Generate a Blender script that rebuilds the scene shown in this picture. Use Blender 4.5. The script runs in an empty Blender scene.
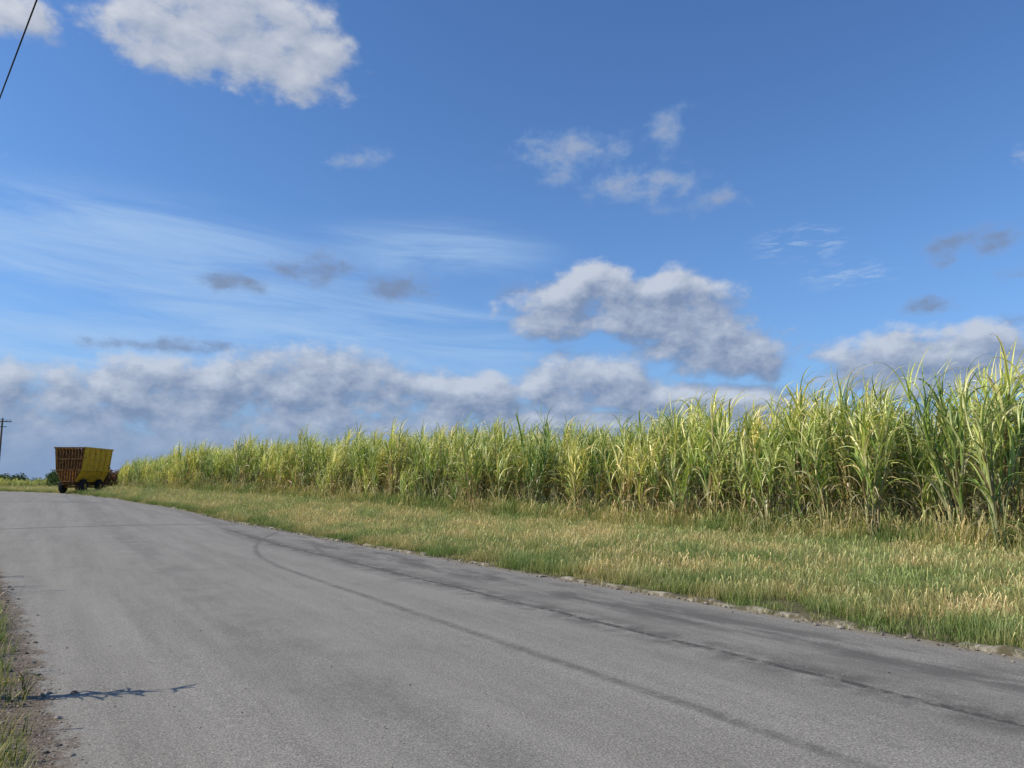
import bpy, bmesh, math, random
from mathutils import Vector, Matrix, Euler
random.seed(7)
R=random.random
def U(a,b): return a+(b-a)*random.random()
S=bpy.context.scene
COL=S.collection
# ------------------------------------------------------------------ camera
F=769.0; PITCH=math.radians(7.70); YAW=math.radians(31.0); EYE=1.6
cd=bpy.data.cameras.new("camera"); cam=bpy.data.objects.new("camera",cd); COL.objects.link(cam)
cam.location=(0,0,EYE); cam.rotation_euler=(math.pi/2+PITCH,0,-YAW)
cd.sensor_width=36; cd.lens=F/1024*36; cd.clip_start=0.05; cd.clip_end=20000
S.camera=cam
S.view_settings.view_transform='Standard'; S.view_settings.look='None'; S.view_settings.exposure=0
def pix_dir(px,py):
    u=px-512; v=384-py
    f=F*math.cos(PITCH)-v*math.sin(PITCH); z=F*math.sin(PITCH)+v*math.cos(PITCH)
    x=math.cos(YAW)*u+math.sin(YAW)*f; y=-math.sin(YAW)*u+math.cos(YAW)*f
    return Vector((x,y,z)).normalized()
def azel(px,py):
    d=pix_dir(px,py); return math.degrees(math.atan2(d.x,d.y)), math.degrees(math.asin(d.z))
# ------------------------------------------------------------------ terrain functions
def interp(t,tab):
    if t<=tab[0][0]: return tab[0][1]
    for (a,va),(b,vb) in zip(tab,tab[1:]):
        if t<=b:
            k=(t-a)/(b-a); k=k*k*(3-2*k)*0.5+k*0.5
            return va+(vb-va)*k
    return tab[-1][1]
def sp(t,w): 
    t=t/w
    return w*(t if t>30 else math.log(1+math.exp(t)))
def gz(y):
    # gentle rise further up the road
    return interp(y,[(-3000,0),(22,0),(32,0.12),(50,0.58),(65,0.86),(85,1.08),(120,1.17),(300,1.2)])
def xr(y): 
    yy=max(-60,min(y,420))
    return 8.1-0.11*sp(yy-28,10)-0.14*sp(yy-95,8)
def xl(y): return xr(y)-8.1+0.50-0.045*max(-5,min(y,15))-.07*sp(min(y,30)-15,1.5)
def xc(y): return interp(y,[(-60,20),(24,20),(50,17.2),(80,13.6),(110,11.3),(140,10.6)])
# ------------------------------------------------------------------ node helpers
class T:
    def __init__(s,tree): s.t=tree; s.n=tree.nodes; s.l=tree.links
    def put(s,sock,v):
        if v is None: return
        if isinstance(v,bpy.types.NodeSocket): s.l.new(v,sock)
        else:
            if sock.type=='RGBA' and len(v)==3: v=(*v,1)
            sock.default_value=v
    def m(s,op,a,b=None,c=None,clamp=False):
        n=s.n.new('ShaderNodeMath'); n.operation=op; n.use_clamp=clamp
        for i,v in enumerate((a,b,c)): s.put(n.inputs[i],v) if v is not None else None
        return n.outputs[0]
    def v(s,op,a,b=None,c=None,out=0):
        n=s.n.new('ShaderNodeVectorMath'); n.operation=op
        for i,v in enumerate((a,b,c)):
            if v is not None: s.put(n.inputs[i],v)
        return n.outputs[out]
    def noise(s,vec,scale,detail=4,rough=0.5,col=False,dist=0.0):
        n=s.n.new('ShaderNodeTexNoise'); s.put(n.inputs['Vector'],vec); n.inputs['Scale'].default_value=scale
        n.inputs['Detail'].default_value=detail; n.inputs['Roughness'].default_value=rough; n.inputs['Distortion'].default_value=dist
        return n.outputs['Color' if col else 'Fac']
    def ss(s,v,a,b,x=0.0,y=1.0):
        n=s.n.new('ShaderNodeMapRange'); n.interpolation_type='SMOOTHSTEP'
        s.put(n.inputs[0],v)
        for i,k in enumerate((a,b,x,y)): n.inputs[i+1].default_value=k
        return n.outputs[0]
    def mix(s,f,a,b,mode='MIX'):
        n=s.n.new('ShaderNodeMix'); n.data_type='RGBA'; n.blend_type=mode
        s.put(n.inputs[0],f); s.put(n.inputs[6],a); s.put(n.inputs[7],b)
        return n.outputs[2]
    def comb(s,x,y,z):
        n=s.n.new('ShaderNodeCombineXYZ'); 
        for i,v in enumerate((x,y,z)): s.put(n.inputs[i],v)
        return n.outputs[0]
    def sep(s,v):
        n=s.n.new('ShaderNodeSeparateXYZ'); s.l.new(v,n.inputs[0]); return n.outputs
def newmat(name):
    m=bpy.data.materials.new(name); m.use_nodes=True; t=T(m.node_tree)
    b=m.node_tree.nodes['Principled BSDF']; b.inputs['Roughness'].default_value=0.9
    b.inputs['Specular IOR Level'].default_value=0.2
    return m,t,b
def pos(t): return t.n.new('ShaderNodeNewGeometry').outputs['Position']
def attr(t,name,out='Fac'):
    n=t.n.new('ShaderNodeAttribute'); n.attribute_name=name; return n.outputs[out]
def bump(t,b,h,strength=0.5,dist=0.02):
    n=t.n.new('ShaderNodeBump'); n.inputs['Strength'].default_value=strength; n.inputs['Distance'].default_value=dist
    t.l.new(h,n.inputs['Height']); t.l.new(n.outputs[0],b.inputs['Normal'])
# ------------------------------------------------------------------ world
SUN_AZ=-67.0; SUN_EL=36.0
W=bpy.data.worlds.new("World"); S.world=W; W.use_nodes=True
wt=T(W.node_tree); bg=W.node_tree.nodes['Background']
try:
    W.cycles.sampling_method='MANUAL'; W.cycles.sample_map_resolution=256
except Exception: pass
STR=0.12; bg.inputs['Strength'].default_value=STR
sky=wt.n.new('ShaderNodeTexSky'); sky.sky_type='NISHITA'; sky.sun_disc=False
sky.sun_elevation=math.radians(SUN_EL); sky.sun_rotation=math.radians(SUN_AZ%360); sky.altitude=50
sky.air_density=1.0; sky.dust_density=0.4; sky.ozone_density=2.5
def ell(px,py,rx,ry,w=1.0):
    a,e=azel(px,py); k=57.3/775; return (a,e,rx*k,ry*k,w)
CUM=[ell(165,38,86,34),ell(278,56,84,42),ell(228,8,108,34),ell(10,8,44,22,.5),
 ell(602,283,40,26,1.1),ell(565,306,80,34),ell(650,308,100,40,1.1),ell(715,345,92,38,1.05),ell(545,322,50,22,.9),
 ell(935,355,120,30,1.0),ell(960,376,150,26,1),ell(850,350,44,18,.9),
 ell(20,402,100,44,1.1),ell(190,398,120,46,1.15),ell(305,388,110,48,1.2),ell(440,400,120,42,1.1),ell(585,384,90,38,1.1),ell(700,402,130,26,1),
 ell(240,446,480,48,1.4),ell(640,428,320,26,1.1),
 ell(-150,395,150,50,1),ell(-400,100,200,90,1),ell(1250,330,160,50,1),ell(1300,120,150,70,1)]
GREY=[ell(312,266,66,20,.9),ell(230,281,48,12,.75),ell(403,292,44,18,.85),ell(185,347,100,10,.8),
 ell(988,242,36,20,.8),ell(940,247,34,21,.7),ell(920,311,40,11,.7),ell(1020,322,28,15,.8),ell(1022,268,22,12,.75),
 ell(540,290,60,14,.6),
 ell(360,158,36,16,.6),ell(575,155,70,29,.8),ell(668,125,30,22,.72),ell(645,187,72,27,.75),ell(712,197,32,16,.6)]
def dens_group(name,lst,amp,warp,scale,det,gain,cap):
    g=bpy.data.node_groups.new(name,'ShaderNodeTree')
    g.interface.new_socket('Dir',in_out='INPUT',socket_type='NodeSocketVector')
    g.interface.new_socket('D',in_out='OUTPUT',socket_type='NodeSocketFloat')
    t=T(g); gi=g.nodes.new('NodeGroupInput'); go=g.nodes.new('NodeGroupOutput')
    d=gi.outputs[0]; s=t.sep(d)
    az=t.m('MULTIPLY',t.m('ARCTAN2',s[0],s[1]),57.2958)
    el=t.m('MULTIPLY',t.m('ARCSINE',s[2]),57.2958)
    P=t.comb(az,el,0.0)
    ds=t.v('MULTIPLY',d,(1,1,1.5))
    wn=t.noise(ds,9.0,3,0.55,col=True)
    P=t.v('MULTIPLY_ADD',t.v('SUBTRACT',wn,(.5,.5,.5)),(warp,warp*.6,0),P)
    F_=None
    for (a,e,rx,ry,w) in lst:
        q=t.v('MULTIPLY_ADD',P,(1/rx,1/ry,0),(-a/rx,-e/ry,0))
        ln=t.v('LENGTH',q,out=1)
        x=t.m('MULTIPLY_ADD',ln,-w*gain,w*gain)
        F_=x if F_ is None else t.m('MAXIMUM',F_,x)
    F_=t.m('MINIMUM',F_,cap)
    fb=t.noise(ds,scale,det,0.6)
    D=t.m('ADD',F_,t.m('MULTIPLY',t.m('SUBTRACT',fb,.50),amp))
    t.l.new(D,go.inputs[0]); return g
gA=dens_group('cumulus',CUM,2.0,4.2,19.0,6,1.5,.72)
gB=dens_group('greycloud',GREY,2.1,3.4,26.0,6,1.15,.6)
def grp(t,g,vec):
    n=t.n.new('ShaderNodeGroup'); n.node_tree=g; t.l.new(vec,n.inputs[0]); return n.outputs[0]
D0=wt.n.new('ShaderNodeTexCoord').outputs['Generated']
D0=wt.v('NORMALIZE',D0)
ds=wt.sep(D0)
el=wt.m('MULTIPLY',wt.m('ARCSINE',ds[2]),57.2958)
az=wt.m('MULTIPLY',wt.m('ARCTAN2',ds[0],ds[1]),57.2958)
sd=Vector((math.sin(math.radians(SUN_AZ)),math.cos(math.radians(SUN_AZ)),1.5)).normalized()*0.022
D1=wt.v('NORMALIZE',wt.v('ADD',D0,tuple(sd)))
dA=grp(wt,gA,D0); dA1=grp(wt,gA,D1); dB=grp(wt,gB,D0)
k=1/STR
base=sky.outputs[0]
base=wt.mix(1.0,base,(0.67,0.96,1.30),'MULTIPLY')
hz=wt.m('POWER',2.718,wt.m('MULTIPLY',wt.m('MAXIMUM',el,0.0),-1/8.0))
base=wt.mix(wt.m('MULTIPLY',hz,0.85),base,(.25*k,.39*k,.65*k))
# cirrus veils
cv=wt.comb(wt.m('MULTIPLY',az,0.05),wt.m('MULTIPLY_ADD',az,0.03,wt.m('MULTIPLY',el,0.42)),0.0)
cn=wt.noise(cv,1.1,6,0.62,dist=0.6)
cv2=wt.noise(wt.comb(wt.m('MULTIPLY',az,0.25),wt.m('MULTIPLY',el,1.1),0.0),1.6,6,0.68,dist=1.0)
P=wt.comb(az,el,0.0)
mask=None
for (a,e,rx,ry,w) in [ell(90,300,380,120,1),ell(40,220,300,40,.9),ell(430,250,170,40,.7),ell(420,340,190,60,.9),ell(-200,300,300,140,1)]:
    x=wt.m('MULTIPLY_ADD',wt.v('LENGTH',wt.v('MULTIPLY_ADD',P,(1/rx,1/ry,0),(-a/rx,-e/ry,0)),out=1),-w,w)
    mask=x if mask is None else wt.m('SMOOTH_MAX',mask,x,.2)
cm=wt.m('MULTIPLY',wt.ss(mask,0,.55),wt.ss(cn,.28,.72))
m2=None
for (a,e,rx,ry,w) in [ell(800,245,60,26,1),ell(850,275,60,18,1)]:
    x=wt.m('MULTIPLY_ADD',wt.v('LENGTH',wt.v('MULTIPLY_ADD',P,(1/rx,1/ry,0),(-a/rx,-e/ry,0)),out=1),-w,w)
    m2=x if m2 is None else wt.m('SMOOTH_MAX',m2,x,.2)
cm2=wt.m('MULTIPLY',wt.ss(m2,0,.7),wt.ss(cv2,.45,.75))
base=wt.mix(wt.m('MULTIPLY',cm,0.66),base,(.42*k,.60*k,.85*k))
base=wt.mix(wt.m('MULTIPLY',cm2,0.5),base,(.50*k,.63*k,.82*k))
# small thin clouds: bluish low down, paler higher up
hb=wt.ss(el,17.5,22.0)
gcol=wt.mix(wt.ss(dB,0.1,.8),wt.mix(hb,(.25*k,.36*k,.60*k),(.27*k,.40*k,.65*k)),wt.mix(hb,(.20*k,.27*k,.42*k),(.34*k,.42*k,.58*k)))
base=wt.mix(wt.m('MULTIPLY',wt.ss(dB,0.0,1.0),.85),base,gcol)
# cumulus
lit=wt.m('MULTIPLY_ADD',wt.m('SUBTRACT',dA,dA1),1.0,.32,clamp=True)
hi=wt.ss(el,12,22.0)
dark=wt.mix(hi,(.20*k,.27*k,.42*k),(.38*k,.44*k,.56*k))
brt=wt.mix(hi,(.54*k,.60*k,.71*k),(.62*k,.65*k,.72*k))
ccol=wt.mix(lit,dark,brt)
ccol=wt.mix(wt.ss(el,1.5,6.2,.8,0),ccol,(.225*k,.33*k,.53*k))
base=wt.mix(wt.m('MULTIPLY',wt.ss(dA,0.0,.68),.94),base,ccol)
wt.l.new(base,bg.inputs['Color'])
# sun
sl=bpy.data.lights.new("sun",'SUN'); sl.energy=5.0; sl.angle=math.radians(.53); sl.color=(1,.93,.80)
so=bpy.data.objects.new("sun",sl); COL.objects.link(so)
a=math.radians(SUN_AZ); e=math.radians(SUN_EL)
sv=Vector((math.sin(a)*math.cos(e),math.cos(a)*math.cos(e),math.sin(e)))
so.rotation_euler=sv.to_track_quat('Z','Y').to_euler(); so.location=sv*50
# ------------------------------------------------------------------ mesh helpers
def mkmesh(name,verts,faces,mats,cols=None,fm=None,smooth=False):
    me=bpy.data.meshes.new(name); me.from_pydata(verts,[],faces)
    for m in mats: me.materials.append(m)
    if fm: me.polygons.foreach_set('material_index',fm)
    if cols:
        ca=me.color_attributes.new('Col','FLOAT_COLOR','POINT')
        flat=[]
        for c in cols: flat+= [c[0],c[1],c[2],1.0]
        ca.data.foreach_set('color',flat)
    if smooth: me.polygons.foreach_set('use_smooth',[True]*len(faces))
    me.update(); return me
def obj(name,me,parent=None):
    o=bpy.data.objects.new(name,me); COL.objects.link(o)
    if parent: o.parent=parent
    return o
# ------------------------------------------------------------------ materials
ASPH,t,b=newmat('asphalt')
p=pos(t); s=t.sep(p)
spk=t.noise(p,60,4,.8); spk2=t.noise(p,170,2,.6)
big=t.noise(p,.35,5,.6); streak=t.noise(t.v('MULTIPLY',p,(1.3,.07,0)),1.0,5,.6); str2=t.noise(t.v('MULTIPLY',p,(5,.35,0)),1.0,6,.7)
blot=t.noise(t.v('MULTIPLY',p,(1.1,.6,0)),1.3,8,.72)
c=t.mix(t.ss(streak,.35,.65),(.255,.232,.195),(.325,.297,.252))
c=t.mix(t.m('MULTIPLY',t.ss(str2,.42,.66),.35),c,(.39,.36,.305))
c=t.mix(t.m('MULTIPLY',t.ss(blot,.50,.72),.5),c,(.185,.167,.14))
c=t.mix(t.m('MULTIPLY',t.ss(big,.5,.75),.35),c,(.22,.20,.165))
c=t.mix(t.ss(spk,.52,.70,0,.95),c,(.60,.55,.47))
c=t.mix(t.ss(spk,.28,.46,.75,0),c,(.085,.078,.066))
c=t.mix(t.ss(spk2,.33,.48,.65,0),c,(.07,.065,.056))
wp=t.m('MINIMUM',t.m('ABSOLUTE',t.m('SUBTRACT',s[0],2.2)),t.m('ABSOLUTE',t.m('SUBTRACT',s[0],6.2)))
c=t.mix(t.m('MULTIPLY',t.ss(wp,.1,.8,.30,0),t.ss(blot,.32,.6)),c,(.14,.13,.11))
vor=t.n.new('ShaderNodeTexVoronoi'); vor.inputs['Scale'].default_value=75; t.l.new(p,vor.inputs['Vector'])
c=t.mix(t.ss(vor.outputs['Distance'],.38,.7,0,.45),c,(.09,.085,.075))
wob=t.m('MULTIPLY',t.m('SUBTRACT',t.noise(t.v('MULTIPLY',p,(0,1,0)),.5,4),.5),.22)
wf=t.noise(p,9,4,.7); wf2=t.noise(p,1.3,4,.6)
d1=t.m('ABSOLUTE',t.m('SUBTRACT',t.m('ADD',s[0],wob),5.66))
y1=t.m('MAXIMUM',t.m('SUBTRACT',s[1],14.5),0.0)
xb=t.m('MULTIPLY_ADD',t.m('MULTIPLY',y1,y1),.0176,4.06)
d2=t.m('ABSOLUTE',t.m('SUBTRACT',t.m('ADD',s[0],t.m('MULTIPLY',wob,.3)),xb))
yf=t.ss(s[1],27,33,1,0)
k1=t.m('MULTIPLY',t.m('MULTIPLY',t.ss(d1,.03,.08,.85,0),t.ss(wf,.3,.55)),yf)
k1b=t.m('MULTIPLY',t.m('MULTIPLY',t.ss(d1,.05,.55,.6,0),t.ss(t.noise(p,2.2,5,.7),.36,.60)),yf)
k2=t.m('MULTIPLY',t.m('MULTIPLY',t.ss(d2,.02,.11,.55,0),t.m('MULTIPLY',t.ss(wf,.2,.6),t.ss(wf2,.3,.6,.55,1))),yf)
d3=t.m('ABSOLUTE',t.m('SUBTRACT',s[0],t.m('ADD',xb,1.55)))
k3=t.m('MULTIPLY',t.m('MULTIPLY',t.ss(d3,.03,.12,.5,0),t.ss(wf,.3,.6)),t.m('MULTIPLY',t.ss(s[1],12,15),t.ss(s[1],20,22,1,0)))
mk=t.m('MAXIMUM',t.m('MAXIMUM',k1,k1b),t.m('MAXIMUM',k2,k3))
c=t.mix(mk,c,(.05,.047,.042))
sx=t.m('SUBTRACT',6.9,s[0]); st=t.m('MULTIPLY',t.ss(t.m('ABSOLUTE',sx),.2,1.0,.7,0),t.ss(t.noise(t.v('MULTIPLY',p,(1.8,.5,1)),1.2,6,.7),.40,.60))
c=t.mix(t.m('MULTIPLY',st,t.ss(s[1],20,30,1,0)),c,(.085,.078,.07))
cw=t.m('MULTIPLY',t.m('SUBTRACT',t.noise(t.v('MULTIPLY',p,(1,0,0)),1.1,5),.5),1.2)
c=t.mix(t.ss(t.m('ABSOLUTE',t.m('SUBTRACT',t.m('ADD',s[1],cw),33.0)),.05,.22,.7,0),c,(.06,.056,.05))
en=t.m('MULTIPLY',t.m('SUBTRACT',t.noise(p,3.0,6,.68),.5),.8)
dl=t.m('ADD',attr(t,'dl'),en); dr=t.m('ADD',attr(t,'dr'),t.m('MULTIPLY',en,.6))
dirt=t.mix(t.ss(spk,.4,.65),(.08,.058,.038),(.25,.20,.15))
c=t.mix(t.ss(dl,.00,.16,1,0),c,dirt)
c=t.mix(t.ss(dr,-.02,.25,.8,0),c,(.24,.205,.15))
t.l.new(c,b.inputs['Base Color'])
bump(t,b,t.m('ADD',t.m('MULTIPLY',vor.outputs['Distance'],-.5),t.m('ADD',spk,t.m('MULTIPLY',mk,-.3))),.45,.007)

GROUND,t,b=newmat('ground_soil')
p=pos(t); n1=t.noise(p,.6,6,.6); n2=t.noise(p,14,5,.7)
c=t.mix(t.ss(n1,.35,.65),(.10,.105,.04),(.19,.155,.075))
c=t.mix(t.ss(n2,.4,.62,0,.7),c,(.06,.048,.028))
t.l.new(c,b.inputs['Base Color']); bump(t,b,n2,.8,.05)

CONC,t,b=newmat('kerb_concrete')
p=pos(t); n=t.noise(p,4,6,.7); n2=t.noise(p,60,3,.7)
c=t.mix(t.ss(n,.42,.64),(.095,.08,.045),(.33,.295,.23)); c=t.mix(t.ss(n2,.5,.7,0,.5),c,(.08,.07,.05))
t.l.new(c,b.inputs['Base Color']); bump(t,b,n2,.6,.01)

STONE,t,b=newmat('stone')
oi=t.n.new('ShaderNodeObjectInfo').outputs['Random']
c=t.mix(oi,(.10,.08,.06),(.34,.29,.23)); t.l.new(c,b.inputs['Base Color'])

def leafmat(name,trans,noise_cols,nscale,rough=.55,spec=.3):
    m,t,b=newmat(name)
    b.inputs['Roughness'].default_value=rough; b.inputs['Specular IOR Level'].default_value=spec
    col=attr(t,'Col','Color')
    p=pos(t); n=t.noise(p,nscale,3,.6)
    tint=t.mix(t.ss(n,.38,.62),noise_cols[0],noise_cols[1])
    c=t.mix(1.0,col,tint,'MULTIPLY')
    oi=t.n.new('ShaderNodeObjectInfo').outputs['Random']
    c=t.mix(1.0,c,t.mix(oi,(.76,.84,.82),(1.18,1.15,1.15)),'MULTIPLY')
    t.l.new(c,b.inputs['Base Color'])
    tr=t.n.new('ShaderNodeBsdfTranslucent'); t.l.new(t.mix(1.0,c,(1.1,1.15,.7),'MULTIPLY'),tr.inputs[0])
    ms=t.n.new('ShaderNodeMixShader'); ms.inputs[0].default_value=trans
    t.l.new(b.outputs[0],ms.inputs[1]); t.l.new(tr.outputs[0],ms.inputs[2])
    t.l.new(ms.outputs[0],m.node_tree.nodes['Material Output'].inputs[0])
    return m
CANE=leafmat('cane_leaf',.28,((.86,.94,.92),(1.16,1.08,1.02)),.22,.42,.55)
GRASS=leafmat('verge_grass',.25,((.60,.80,.55),(1.26,1.12,1.02)),.50,.8,.1)
BUSH=leafmat('bush_leaf',.2,((.8,.85,.8),(1.1,1.05,1.0)),.05,.8,.1)
# ------------------------------------------------------------------ ground + road
ys=[-3000,-1000,-400,-150,-80,-50,-35,-25,-18,-12,-8]+[i*1.0 for i in range(-6,70)]+[70+i*2.5 for i in range(0,45)]+[185,200,220,245,270,300,340,380,420,500,700,1000,1600,2500,4500]
offL=[2500,900,300,120,60,30,15,8,5,3,2,1.3,.8,.45,.2]
offR=[.16,.3,.5,.8,1.2,1.7,2.3,3,4,5,6,7,8,9,10,11,12,13.5,15,18,22,30,45,80,150,400,1200,3000]
from mathutils import noise as mn
verts=[];faces=[]
for y in ys:
    z=gz(y); row=[]
    for o in offL:
        x=xl(y)-o; row.append((x,y,z-.0+ (mn.noise((x*.7,y*.7,0))*.05 if o<40 else 0) - .02))
    row.append((xl(y),y,z-.03)); row.append(((xl(y)+xr(y))/2,y,z-.03)); row.append((xr(y),y,z-.03))
    for o in offR:
        x=xr(y)+o; h=min(o/.8,1)*.05
        row.append((x,y,z+h+(mn.noise((x*.5,y*.5,3))*.06*min(1,o/2) if o<40 else 0)))
    verts+=row
nc=len(offL)+3+len(offR)
for j in range(len(ys)-1):
    for i in range(nc-1):
        a0=j*nc+i; faces.append((a0,a0+1,a0+nc+1,a0+nc))
obj('ground',mkmesh('ground',verts,faces,[GROUND],smooth=True))
verts=[];faces=[];DL=[];DR=[]
rys=[y for y in ys if -400<=y<=500]
NC=12
for y in rys:
    x0=xl(y)-.45; x1=xr(y)+.12
    for i in range(NC+1):
        x=x0+(x1-x0)*i/NC; u=(x-xl(y))/(xr(y)-xl(y))
        verts.append((x,y,gz(y)+.004+.05*math.sin(math.pi*max(0,min(1,u)))))
        DL.append(x-xl(y)); DR.append(xr(y)-x)
for j in range(len(rys)-1):
    for i in range(NC):
        a0=j*(NC+1)+i; faces.append((a0,a0+1,a0+NC+2,a0+NC+1))
me=mkmesh('road',verts,faces,[ASPH],smooth=True)
for nm,vals in (('dl',DL),('dr',DR)):
    at=me.attributes.new(nm,'FLOAT','POINT'); at.data.foreach_set('value',vals)
obj('road',me)
# kerb: low, worn, partly buried concrete edging
verts=[];faces=[]
yy=-12.0
prof=[(0,.0),(.01,.04),(.04,.055),(.10,.055),(.14,.02)]
ky=[]
while yy<120:
    ky.append(yy); yy+= .12 if yy<35 else .5
for y in ky:
    w=mn.noise((y*1.7,0,0))*.035+mn.noise((y*.3,7,0))*.05; hh=1+mn.noise((y*2.3,5,0))*.5+mn.noise((y*9,5,0))*.25
    low=mn.noise((y*.35,9,2))
    if low<-.03: hh*=.3
    for (px_,pz) in prof:
        verts.append((xr(y)+.02+px_+w,y+mn.noise((y*5,px_*9,0))*.02,gz(y)-.02+(pz+.02)*hh))
n=len(prof)
for j in range(len(ky)-1):
    for i in range(n-1):
        a0=j*n+i; faces.append((a0,a0+1,a0+n+1,a0+n))
obj('kerb',mkmesh('kerb',verts,faces,[CONC]))
# ------------------------------------------------------------------ GN scatter
def gn_tree(name,coll):
    g=bpy.data.node_groups.new(name,'GeometryNodeTree')
    g.interface.new_socket('Geometry',in_out='INPUT',socket_type='NodeSocketGeometry')
    g.interface.new_socket('Geometry',in_out='OUTPUT',socket_type='NodeSocketGeometry')
    N=g.nodes; L=g.links
    gi=N.new('NodeGroupInput'); go=N.new('NodeGroupOutput')
    ci=N.new('GeometryNodeCollectionInfo'); ci.inputs['Collection'].default_value=coll
    ci.inputs['Separate Children'].default_value=True; ci.inputs['Reset Children'].default_value=True
    ip=N.new('GeometryNodeInstanceOnPoints'); ip.inputs['Pick Instance'].default_value=True
    def na(nm,ty):
        x=N.new('GeometryNodeInputNamedAttribute'); x.data_type=ty; x.inputs['Name'].default_value=nm
        return [o for o in x.outputs if o.enabled and o.name=='Attribute'][0]
    L.new(gi.outputs[0],ip.inputs['Points']); L.new(ci.outputs[0],ip.inputs['Instance'])
    L.new(na('idx','INT'),ip.inputs['Instance Index'])
    er=N.new('FunctionNodeEulerToRotation'); L.new(na('rot','FLOAT_VECTOR'),er.inputs[0]); L.new(er.outputs[0],ip.inputs['Rotation'])
    L.new(na('scl','FLOAT_VECTOR'),ip.inputs['Scale'])
    L.new(ip.outputs[0],go.inputs[0]); return g
def scatter(name,meshes,pts,parent=None):
    coll=bpy.data.collections.new(name+'_parts')
    for i,me in enumerate(meshes):
        o=bpy.data.objects.new('%s_part_%02d'%(name,i),me); coll.objects.link(o)
    me=bpy.data.meshes.new(name); me.from_pydata([q[0] for q in pts],[],[])
    A=me.attributes.new('idx','INT','POINT'); A.data.foreach_set('value',[q[3] for q in pts])
    A=me.attributes.new('rot','FLOAT_VECTOR','POINT'); A.data.foreach_set('vector',[v for q in pts for v in q[1]])
    A=me.attributes.new('scl','FLOAT_VECTOR','POINT'); A.data.foreach_set('vector',[v for q in pts for v in q[2]])
    o=obj(name,me,parent); md=o.modifiers.new('scatter','NODES'); md.node_group=gn_tree(name,coll); return o
# ------------------------------------------------------------------ sugarcane
WIND=Vector((math.cos(YAW),-math.sin(YAW),0))
def ribbon(V,Fc,C,p,d_az,e0,bend,length,w0,segs,col0,col1,wind=.0,fold=.25,power=1.5):
    """arching leaf, three verts across with a folded midrib"""
    base=len(V); step=length/segs; q=Vector(p)
    h=Vector((math.cos(d_az),math.sin(d_az),0))
    tw=U(-.5,.5)
    for i in range(segs+1):
        tt=i/segs
        e_=max(-1.5,e0-bend*tt**power)
        hd=(h+WIND*wind*tt*1.6); hd=hd.normalized() if hd.length>1e-4 else h
        d=hd*math.cos(e_)+Vector((0,0,math.sin(e_)))
        side=d.cross(Vector((0,0,1)))
        if side.length<.05: side=Vector((-h.y,h.x,0))
        side.normalize()
        nrm=side.cross(d).normalized()
        ang=tw*tt*2
        sd_=side*math.cos(ang)+nrm*math.sin(ang)
        nn=nrm*math.cos(ang)-side*math.sin(ang)
        w=w0*min(1,.45+tt*3.2)*max(0.03,(1-tt**2.2))
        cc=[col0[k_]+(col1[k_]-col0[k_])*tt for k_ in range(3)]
        V.append(tuple(q-sd_*w*.5+nn*w*fold)); V.append(tuple(q)); V.append(tuple(q+sd_*w*.5+nn*w*fold))
        mid=[min(1,x*1.3) for x in cc]
        C+= [cc,mid,cc]
        q=q+d*step
    for i in range(segs):
        a0=base+i*3
        Fc.append((a0,a0+1,a0+4,a0+3)); Fc.append((a0+1,a0+2,a0+5,a0+4))
def tube(V,Fc,C,pts,r0,r1,n,col):
    base=len(V)
    for i,q in enumerate(pts):
        r=r0+(r1-r0)*i/(len(pts)-1)
        for k_ in range(n):
            a_=2*math.pi*k_/n; V.append((q[0]+r*math.cos(a_),q[1]+r*math.sin(a_),q[2])); 
            f=.85+.3*((i*7+k_)%3)/2; C.append([col[0]*f,col[1]*f,col[2]*f])
    for i in range(len(pts)-1):
        for k_ in range(n):
            k2=(k_+1)%n; Fc.append((base+i*n+k_,base+i*n+k2,base+(i+1)*n+k2,base+(i+1)*n+k_))
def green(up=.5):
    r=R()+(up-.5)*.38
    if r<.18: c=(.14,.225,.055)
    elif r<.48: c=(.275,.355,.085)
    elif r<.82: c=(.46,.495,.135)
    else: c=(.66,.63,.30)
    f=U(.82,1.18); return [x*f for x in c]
def dead():
    f=U(.6,1.25); return [x*f for x in random.choice([(.48,.35,.18),(.28,.18,.09),(.62,.51,.31)])]
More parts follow.
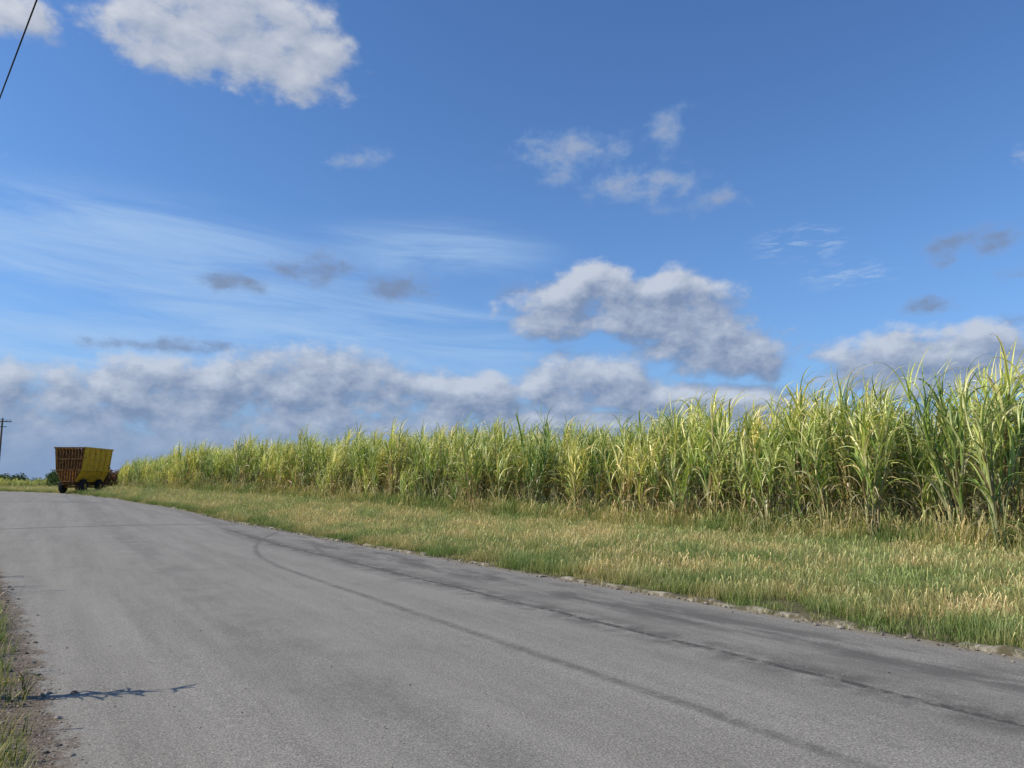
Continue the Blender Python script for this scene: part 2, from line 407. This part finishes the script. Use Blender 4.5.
def cane_clump(nst,rad,Hs,wild=1.0,shoots=12,low=.3):
    V=[];Fc=[];C=[]
    cw_=U(0,6.28); cl=U(0,.16)*wild
    for s_ in range(nst):
        a_=U(0,6.283); r_=rad*math.sqrt(R()); x0=r_*math.cos(a_); y0=r_*math.sin(a_)
        H=U(*Hs); ln=U(.02,.20)*wild; la=a_+U(-1,1)
        if R()<.12*wild: ln+=.22; H*=.88
        lv=Vector((math.cos(la)*ln+math.cos(cw_)*cl,math.sin(la)*ln+math.sin(cw_)*cl,0))+WIND*U(.0,.18)
        pts=[]
        for i in range(7):
            tt=i/6; off=lv*(tt**1.6)*H*1.0
            pts.append((x0+off.x,y0+off.y,H*tt*.98))
        tube(V,Fc,C,pts,.028,.017,5,random.choice([(.46,.42,.16),(.30,.24,.11),(.54,.48,.23)]))
        def at(tt):
            i=min(5,int(tt*6)); f=tt*6-i
            A_=pts[i];B_=pts[i+1]; return Vector([A_[k_]+(B_[k_]-A_[k_])*f for k_ in range(3)])
        plane=U(0,3.14)
        nl=random.randint(10,12)
        for i in range(nl):
            tt=low+(1-low)*(i/(nl-1))**.8
            da=plane+(i%2)*math.pi+U(-.9,.9)
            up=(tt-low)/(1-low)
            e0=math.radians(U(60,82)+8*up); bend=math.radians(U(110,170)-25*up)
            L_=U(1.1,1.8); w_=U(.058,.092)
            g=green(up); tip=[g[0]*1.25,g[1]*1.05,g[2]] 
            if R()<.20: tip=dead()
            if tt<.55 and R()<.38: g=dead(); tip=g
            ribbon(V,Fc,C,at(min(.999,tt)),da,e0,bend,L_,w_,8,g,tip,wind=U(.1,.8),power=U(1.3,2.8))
        for i in range(4):   # spindle leaves
            g=green(.9); ribbon(V,Fc,C,at(.999),U(0,6.28),math.radians(U(70,88)),math.radians(U(30,125)),U(.9,1.7),.045,7,g,[g[0]*1.2,g[1]*1.05,g[2]],wind=U(.4,1.5),power=2.2)
        for i in range(random.randint(4,6)): # dead trash hanging down
            g=dead(); ribbon(V,Fc,C,at(U(.12,.55)),U(0,6.28),math.radians(U(-20,50)),math.radians(U(70,120)),U(.5,1.1),U(.025,.045),5,g,g,wind=.1,power=.8)
    for i in range(shoots):
        a_=U(0,6.28); r_=rad*U(.5,1.6); g=green(.1)
        ribbon(V,Fc,C,(r_*math.cos(a_),r_*math.sin(a_),0),a_+U(-.8,.8),math.radians(U(60,86)),math.radians(U(50,130)),U(.6,1.3),U(.03,.05),6,[x*.85 for x in g],g,wind=.3,power=2)
    return mkmesh('cane_clump',V,Fc,[CANE],C)
variants=[cane_clump(random.randint(6,9),U(.12,.24),(2.3,3.45),.9,8,.32) for _ in range(10)]
variants+=[cane_clump(random.randint(6,9),U(.20,.34),(2.2,3.5),1.2,16,.22) for _ in range(5)]
variants+=[cane_clump(4,.16,(1.5,2.7),1.6,6) for _ in range(3)]   # thinner outliers
NV=15
pts=[]
def canept(x,y,sc,i=None,zs=1.0):
    h=1.07+.15*mn.noise((y*.13,x*.2,8))+.13*mn.noise((y*.5,x*.3,1))
    if y>100: h=1.0+.05*mn.noise((y*.2,x*.2,8))
    if y>150: h=1
    pts.append(((x,y,gz(y)+.03),(U(-.08,.08),U(-.08,.08),U(-1.1,1.1)),(sc,sc,sc*zs*h),random.randrange(NV) if i is None else i))
y=-22.0
while y<142:
    front=xc(y)+.9*mn.noise((y*.25,3,3))+.6*mn.noise((y*1.1,5,3))
    if R()<.86: canept(front+U(-.65,.4),y+U(-.4,.4),U(.82,1.16),random.randrange(10) if R()<.8 else None)
    if R()<.25: canept(front-U(.3,1.0),y+U(-.5,.5),U(.7,1.0),random.choice([15,16,17]))
    r_=2.0
    while r_<(13 if y<70 else 8.5):
        if R()<.94: canept(front+r_+U(-.5,.5),y+U(-.7,.7),U(.88,1.20))
        r_+=1.4 if r_<5 else 2.0
    y+=1.6 if y<60 else 1.6
for i in range(500):
    y=U(-22,142); canept(xc(y)+U(13,60),y,U(.95,1.1))
for i in range(160):
    y=142+U(0,3); canept(xc(142)+U(0,40),y,U(.75,1.0))
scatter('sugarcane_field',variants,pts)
pts=[]
for i in range(700):
    y=U(175,300); x=U(xr(y)+8,xr(y)+70); canept(x,y,U(.42,.6))
scatter('young_cane_field',variants,pts)
# ------------------------------------------------------------------ grass
def straw():
    f=U(.7,1.2); return [x*f for x in random.choice([(.58,.49,.25),(.66,.57,.34),(.44,.35,.17)])]
def ggreen():
    f=U(.7,1.2); return [x*f for x in random.choice([(.19,.25,.06),(.26,.30,.08),(.13,.19,.045)])]
def tuft(nb,rad,h0,h1,straw_p,w=.008,seed_p=.1):
    V=[];Fc=[];C=[]
    for i in range(nb):
        a_=U(0,6.283); r_=rad*math.sqrt(R()); x=r_*math.cos(a_); y=r_*math.sin(a_)
        L_=U(h0,h1); g=straw() if R()<straw_p else ggreen(); tip=straw() if R()<.5 else g
        da=U(0,6.283); e_=math.radians(U(55,88)); be=math.radians(U(10,75)); seg=3
        q=Vector((x,y,-.02)); b0=len(V); sdv=Vector((-math.sin(da),math.cos(da),0))
        hh=Vector((math.cos(da),math.sin(da),0))+WIND*.35; hh.normalize()
        sd_p=R()<seed_p
        if sd_p: L_*=1.5; g=tip=straw()
        for k_ in range(seg+1):
            tt=k_/seg; ee=e_-be*tt*tt; wid=w*(1-tt*.85)
            if sd_p: wid=w*(.45 if tt<.9 else 1.5)
            V.append(tuple(q-sdv*wid*.5)); V.append(tuple(q+sdv*wid*.5))
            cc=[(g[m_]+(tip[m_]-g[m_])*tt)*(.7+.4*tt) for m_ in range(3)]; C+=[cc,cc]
            q=q+(hh*math.cos(ee)+Vector((0,0,math.sin(ee))))*(L_/seg)
        for k_ in range(seg): a0=b0+k_*2; Fc.append((a0,a0+1,a0+3,a0+2))
    return mkmesh('grass_tuft',V,Fc,[GRASS],C)
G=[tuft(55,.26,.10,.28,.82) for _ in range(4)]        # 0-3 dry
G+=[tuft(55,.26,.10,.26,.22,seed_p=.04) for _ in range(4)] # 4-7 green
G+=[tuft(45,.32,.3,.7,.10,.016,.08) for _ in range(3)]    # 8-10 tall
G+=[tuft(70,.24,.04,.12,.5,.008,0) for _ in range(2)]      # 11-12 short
pts=[]
def gp(x,y,i,sc,off=.05): pts.append(((x,y,gz(y)+off),(U(-.1,.1),U(-.1,.1),U(0,6.28)),(sc*U(.85,1.15),sc*U(.85,1.15),sc*U(.75,1.25)),i))
def verge(n,y0,y1,sc):
    for _ in range(n):
        y=U(y0,y1); a0=xr(y)+.10; b0=xc(y)+.8; u=R(); x=a0+(b0-a0)*u
        o=x-a0; m=mn.noise((x*.45,y*.16,1.3))+.5*mn.noise((x*1.3,y*.9,4))
        if mn.noise((x*.9,y*.6,11))<-.40 and R()<.75: continue
        edge=.25+.25*mn.noise((y*.8,2,0))
        if o<edge: i=random.choice([11,12,4]); s_=sc*U(.6,1)
        elif o<1.6: i=random.choice([4,5,6,7,11,0,1]); s_=sc*U(.7,1.05)
        elif x>xc(y)-1.6 and R()<.5: i=random.choice([8,9,10,5,6]); s_=sc*U(.6,1.05)
        elif x>xc(y)-3.6 and R()<.5: i=random.choice([4,5,6,7]); s_=sc*U(.8,1.3)
        else: i=random.choice([0,1,2,3]) if m+U(-.25,.25)>-.15 else random.choice([4,5,6,7]); s_=sc*U(.65,1.25)
        gp(x,y,i,s_)
verge(13000,1,30,1.05)
verge(2000,-22,1,1.3)
verge(6500,30,62,1.35)
verge(4500,62,150,1.8)
for _ in range(2600):   # weeds at the foot of the cane
    y=U(-10,110); gp(xc(y)+U(-.8,1.6),y,random.choice([8,9,10]),U(.7,1.7) if y<60 else U(1.,1.8))
for _ in range(3500):   # left verge
    y=U(1.5,40); d=abs(random.gauss(0,1.3)); x=xl(y)-.24-d+ .12*mn.noise((y*1.2,0,5))
    gp(x,y,random.choice([4,5,6,7,4,5,11,12,0]) if d<.5 else random.choice([4,5,6,7,8,0]),U(.6,1.0),0)
for _ in range(2500):
    y=U(-20,160); gp(xl(y)-.7-U(0,14),y,random.choice([0,4,5,6,7,8]),U(1.,1.7),0)
for _ in range(2500):
    y=U(120,260); gp(xr(y)+.3+U(0,14),y,random.choice([0,1,4,5,6]),U(1.8,2.8),0)
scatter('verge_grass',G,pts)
# ------------------------------------------------------------------ stones
def stone(seed):
    bm=bmesh.new(); bmesh.ops.create_icosphere(bm,subdivisions=2,radius=1)
    for v in bm.verts:
        k_=1+.35*mn.noise(v.co*1.3+Vector((seed*3.1,0,0))); v.co=v.co*k_; v.co.z*=.6
    me=bpy.data.meshes.new('stone'); bm.to_mesh(me); bm.free(); me.materials.append(STONE); return me
SM=[stone(i) for i in range(5)]
pts=[]
def stp(x,y,r_,off=0): pts.append(((x,y,gz(y)+.004+off+r_*.25),(U(-.4,.4),U(-.4,.4),U(0,6.28)),(r_*U(.8,1.4),r_,r_),random.randrange(5)))
for _ in range(3000):
    y=3+14*R()**1.4; x=xl(y)+random.gauss(-.08,.14)
    stp(x,y,U(.003,.012) if R()<.95 else U(.014,.026))
for _ in range(1000):
    y=U(0,40); x=xr(y)+random.gauss(.02,.12); stp(x,y,U(.006,.018) if R()<.93 else U(.02,.04),.01)
for _ in range(500):
    y=U(2,25); x=U(xl(y),xr(y)); stp(x,y,U(.003,.008),.045)
scatter('roadside_gravel',SM,pts)
# ------------------------------------------------------------------ roadside weeds (left)
def weed(h,nstem,cols,spread=.5,r0=.004,lw=.009,ll=(.03,.09)):
    V=[];Fc=[];C=[]
    for i in range(nstem):
        a_=U(0,6.28); ln=U(.02,spread); P_=[]; hh=h*U(.6,1)
        for k_ in range(6):
            tt=k_/5; P_.append((math.cos(a_)*ln*tt*tt*h+U(-.01,.01),math.sin(a_)*ln*tt*tt*h+U(-.01,.01),hh*tt))
        tube(V,Fc,C,P_,r0,.0015,4,(.16,.12,.06))
        for k_ in range(7):
            j=random.randint(1,5); g=random.choice(cols)
            ribbon(V,Fc,C,P_[j],U(0,6.28),math.radians(U(10,60)),math.radians(U(20,90)),U(*ll),lw,4,g,g)
    return mkmesh('roadside_weed',V,Fc,[GRASS],C)
GC=[(.1,.15,.04)]
for (x,y,kw) in ((-.03,7.15,dict(h=.26,nstem=7,cols=[(.14,.2,.05),(.3,.22,.1)])),
                 (-.56,7.45,dict(h=1.25,nstem=12,cols=GC,spread=.05,r0=.016,lw=.035,ll=(.1,.22))),
                 (-1.3,15.5,dict(h=1.15,nstem=8,cols=GC,spread=.15,r0=.012,lw=.03,ll=(.1,.25))),
                 (-1.5,17.3,dict(h=1.2,nstem=8,cols=GC,spread=.2,r0=.012,lw=.03,ll=(.1,.25)))):
    o=obj('roadside_weed',weed(**kw)); o.location=(x,y,gz(y)-.01)
# ------------------------------------------------------------------ distant bushes
def bushmesh(seed,brown=False):
    V=[];Fc=[];C=[]
    rs=random.Random(seed)
    lobes=[(rs.uniform(-1.6,1.6),rs.uniform(-1.6,1.6),rs.uniform(.8,2.0),rs.uniform(.7,1.3)) for _ in range(8)]
    for _ in range(1500):
        l=rs.choice(lobes); d=Vector((rs.gauss(0,1),rs.gauss(0,1),rs.gauss(0,1))).normalized()*l[3]*rs.uniform(.6,1.08)
        c_=Vector((l[0],l[1],l[2]))+d
        if c_.z<.05: continue
        n_=Vector((rs.gauss(0,1),rs.gauss(0,1),rs.gauss(0,1))).normalized(); a_=n_.orthogonal().normalized()*rs.uniform(.10,.2); b_=n_.cross(a_)*.6
        b0=len(V); V+= [tuple(c_-a_),tuple(c_-b_),tuple(c_+a_),tuple(c_+b_)]; Fc.append((b0,b0+1,b0+2,b0+3))
        f=rs.uniform(.5,1.3); g=(.20*f,.10*f,.05*f) if brown else (.095*f,.135*f,.055*f)
        C+=[g]*4
    tube(V,Fc,C,[(0,0,0),(.05,0,.8),(0,.05,1.7)],.12,.05,6,(.1,.07,.05))
    return mkmesh('bush',V,Fc,[BUSH],C)
BM=[bushmesh(i) for i in range(4)]+[bushmesh(20,True)]
pts=[]
def bp(x,y,s_,i): pts.append(((x,y,gz(y)-.1),(0,0,U(0,6.28)),(s_*U(.8,1.4),s_,s_*U(.8,1.2)),i))
for _ in range(900):
    y=U(330,620); x=U(-260,420); bp(x,y,U(1.2,2.5),random.randrange(4))
for _ in range(500):
    x=U(-500,-60); y=U(-100,500); bp(x,y,U(1,2.2),random.randrange(4))
scatter('distant_treeline',BM,pts)
pts=[]
for _ in range(30):
    y=U(150,175); bp(U(2,13)+(y-150)*.05,y,U(.8,1.35),4 if R()<.6 else random.randrange(4))
scatter('dry_bushes',BM,pts)
# ------------------------------------------------------------------ utility poles and wires
WOOD,t,b=newmat('pole_wood')
p=pos(t); c=t.mix(t.noise(t.v('MULTIPLY',p,(6,6,.6)),2,5,.6),(.09,.07,.05),(.2,.17,.13)); t.l.new(c,b.inputs['Base Color'])
WIRE,t,b=newmat('wire'); b.inputs['Base Color'].default_value=(.03,.03,.032,1)
PORC,t,b=newmat('insulator'); b.inputs['Base Color'].default_value=(.35,.33,.3,1); b.inputs['Roughness'].default_value=.3
def bm_cyl(bm,p0,p1,r0,r1,n=12):
    p0=Vector(p0);p1=Vector(p1);d=p1-p0
    M=Matrix.Translation((p0+p1)/2)@d.to_track_quat('Z','Y').to_matrix().to_4x4()
    bmesh.ops.create_cone(bm,cap_ends=True,segments=n,radius1=r0,radius2=r1,depth=d.length,matrix=M)
def bm_box(bm,c_,s_,rot=None):
    M=Matrix.Translation(c_)@(rot.to_matrix().to_4x4() if rot else Matrix())@Matrix.Diagonal((*s_,1))
    bmesh.ops.create_cube(bm,size=1,matrix=M)
def fin(bm,name,mat,parent=None,bev=0):
    me=bpy.data.meshes.new(name); bm.to_mesh(me); bm.free(); me.materials.append(mat); o=obj(name,me,parent)
    if bev: m_=o.modifiers.new('b','BEVEL'); m_.width=bev; m_.segments=1
    return o
poles=[(9.6,-50,8.9),(-8.35,60,8.75),(-5.9,130,10.2)]
tops=[]
for i,(x,y,h) in enumerate(poles):
    e_=bpy.data.objects.new('utility_pole',None); COL.objects.link(e_); e_.location=(x,y,gz(y))
    bm=bmesh.new(); bm_cyl(bm,(0,0,-.3),(0,0,h),.16,.11); fin(bm,'shaft',WOOD,e_)
    bm=bmesh.new(); bm_box(bm,(0,.13,h-.45),(2.2,.09,.12)); bm_box(bm,(0,-.13,h-1.2),(1.2,.08,.1)); fin(bm,'crossarm',WOOD,e_)
    bm=bmesh.new()
    for dx in (-1.0,-.45,.45,1.0): bm_cyl(bm,(dx,.13,h-.39),(dx,.13,h-.2),.05,.03,8)
    fin(bm,'insulators',PORC,e_)
    tops.append((x,y,gz(y)+h-.2))
wv=bpy.data.curves.new('power_line','CURVE'); wv.dimensions='3D'; wv.bevel_depth=.012; wv.materials.append(WIRE)
def wire(pA,pB,sag):
    sp_=wv.splines.new('POLY'); n=40; sp_.points.add(n)
    for i in range(n+1):
        tt=i/n; q=Vector(pA).lerp(Vector(pB),tt); q.z-=4*sag*tt*(1-tt); sp_.points[i].co=(*q,1)
wire(tops[0],tops[1],.35)
for dx in (-1,1): wire((tops[1][0]+dx,tops[1][1],tops[1][2]),(tops[2][0]+dx,tops[2][1],tops[2][2]),1.0)
for dx in (-1,1): wire((tops[2][0]+dx,tops[2][1],tops[2][2]),(-50+dx,215,10),1.0)
obj('power_line',wv)
e_=bpy.data.objects.new('utility_pole',None); COL.objects.link(e_); e_.location=(-50,215,gz(215))
bm=bmesh.new(); bm_cyl(bm,(0,0,-.3),(0,0,9),.16,.11); fin(bm,'shaft',WOOD,e_)
bm=bmesh.new(); bm_box(bm,(0,.13,8.6),(2.2,.09,.12)); fin(bm,'crossarm',WOOD,e_)
# ------------------------------------------------------------------ cane trailer
YEL,t,b=newmat('yellow_paint'); p=t.n.new('ShaderNodeTexCoord').outputs['Object']
n=t.noise(p,2.2,6,.7); c=t.mix(t.ss(n,.48,.70),(.74,.42,.03),(.30,.14,.04)); t.l.new(c,b.inputs['Base Color']); b.inputs['Roughness'].default_value=.55
RUST,t,b=newmat('rusty_paint'); p=t.n.new('ShaderNodeTexCoord').outputs['Object']
n=t.noise(p,3,6,.7); c=t.mix(t.ss(n,.38,.62),(.075,.032,.015),(.24,.115,.035)); t.l.new(c,b.inputs['Base Color'])
TYRE,t,b=newmat('tyre_rubber'); b.inputs['Base Color'].default_value=(.02,.02,.02,1)
HUB,t,b=newmat('hub'); b.inputs['Base Color'].default_value=(.35,.2,.04,1)
tr=bpy.data.objects.new('sugarcane_trailer',None); COL.objects.link(tr)
ty=84.0; dirp=pix_dir(82,489); tx=dirp.x/dirp.y*ty
tr.location=(tx,ty,gz(ty)+.03); tr.rotation_euler=(0,0,math.radians(-31))
tr.scale=(.80,.76,.95)
L2=3.2; W2=1.40; Z0=1.15; Z1=2.25; Z2=4.35; WB=.75; WT=1.66
def quadwall(bm,a_,b_,c_,d_,th):
    a_,b_,c_,d_=map(Vector,(a_,b_,c_,d_)); n_=(b_-a_).cross(d_-a_).normalized()*th
    vs=[bm.verts.new(q) for q in (a_,b_,c_,d_,a_+n_,b_+n_,c_+n_,d_+n_)]
    for f in ((0,1,2,3),(7,6,5,4),(0,4,5,1),(1,5,6,2),(2,6,7,3),(3,7,4,0)): bm.faces.new([vs[i] for i in f])
for sg,nm in ((1,'side_panel'),(-1,'side_panel')):
    bm=bmesh.new()
    quadwall(bm,(sg*WB,-L2,Z0),(sg*WB,L2,Z0),(sg*W2,L2,Z1),(sg*W2,-L2,Z1),.05)
    nb=4
    for i in range(nb):
        f0=i/nb; f1=(i+.975)/nb
        xa=sg*(W2+(WT-W2)*f0); xb_=sg*(W2+(WT-W2)*f1); za=Z1+.03+(Z2-Z1)*f0; zb=Z1+.03+(Z2-Z1)*f1
        quadwall(bm,(xa,-L2,za),(xa,L2,za),(xb_,L2,zb),(xb_,-L2,zb),.04)
    fin(bm,nm,YEL,tr)
    bm=bmesh.new()
    for i in range(6):
        yy_=-L2+.06+i*(2*L2-.12)/5
        bm_cyl(bm,(sg*(WB+.06),yy_,Z0),(sg*(W2+.08),yy_,Z1),.06,.06,6); bm_cyl(bm,(sg*(W2+.08),yy_,Z1),(sg*(WT+.08),yy_,Z2+.02),.06,.06,6)
    bm_box(bm,(sg*(WT+.04),0,Z2+.05),(.18,2*L2+.2,.16)); bm_box(bm,(sg*(W2+.09),0,Z1),(.12,2*L2+.1,.12))
    fin(bm,'side_frame',YEL,tr)
for sg in (-1,1):
    bm=bmesh.new(); ye=sg*(L2+.02)
    ns=9
    for i in range(ns):
        f=(i+.5)/ns*2-1
        zb=Z0 if abs(f)*W2<WB else Z0+(abs(f)*W2-WB)/(W2-WB)*(Z1-Z0)
        bm_cyl(bm,(f*W2*.98,ye,zb),(f*WT*.98,ye,Z2),.13,.13,4)
    fin(bm,'end_slats',RUST,tr)
    bm=bmesh.new()
    for z_,w_ in ((Z2+.04,WT*2+.3),(3.3,3.05),(Z1,W2*2+.1),(Z0,WB*2)): bm_box(bm,(0,ye+sg*.09,z_),(w_,.08,.13))
    for q in (-1,1):
        bm_cyl(bm,(q*WB,ye+sg*.06,Z0),(q*W2,ye+sg*.06,Z1),.06,.06,6); bm_cyl(bm,(q*W2,ye+sg*.06,Z1),(q*WT,ye+sg*.06,Z2),.06,.06,6)
    fin(bm,'end_frame',YEL if sg>0 else RUST,tr)
    bm=bmesh.new(); quadwall(bm,(-W2*.97,sg*(L2-.09),Z1-.1),(W2*.97,sg*(L2-.09),Z1-.1),(WT*.97,sg*(L2-.09),4.25),(-WT*.97,sg*(L2-.09),4.25),.03); fin(bm,'end_sheet',RUST,tr)
bm=bmesh.new(); bm_box(bm,(0,0,Z0-.03),(WB*2,2*L2,.06)); fin(bm,'floor',RUST,tr)
bm=bmesh.new()
for sg in (-1,1): bm_box(bm,(sg*.55,.3,.92),(.16,2*L2+.6,.26))
for yy_ in (-2.9,-1.4,.4,2.9): bm_box(bm,(0,yy_,.92),(1.0,.12,.2))
for yy_ in (-2.0,1.6): bm_box(bm,(0,yy_,.62),(2.3,.16,.16))
bm_cyl(bm,(.5,L2+.5,.85),(0,L2+2.2,.6),.08,.07,8); bm_cyl(bm,(-.5,L2+.5,.85),(0,L2+2.2,.6),.08,.07,8); bm_cyl(bm,(0,L2+2.0,.02),(0,L2+2.0,.9),.05,.05,8)
fin(bm,'chassis',RUST,tr)
for yy_ in (-2.0,1.6):
    for sg in (-1,1):
        bm=bmesh.new(); bm_cyl(bm,(sg*.95,yy_,.70),(sg*1.38,yy_,.70),.70,.70,28); fin(bm,'wheel',TYRE,tr,.07)
        bm=bmesh.new(); bm_cyl(bm,(sg*1.36,yy_,.70),(sg*1.43,yy_,.70),.30,.24,16); fin(bm,'hub',HUB,tr)
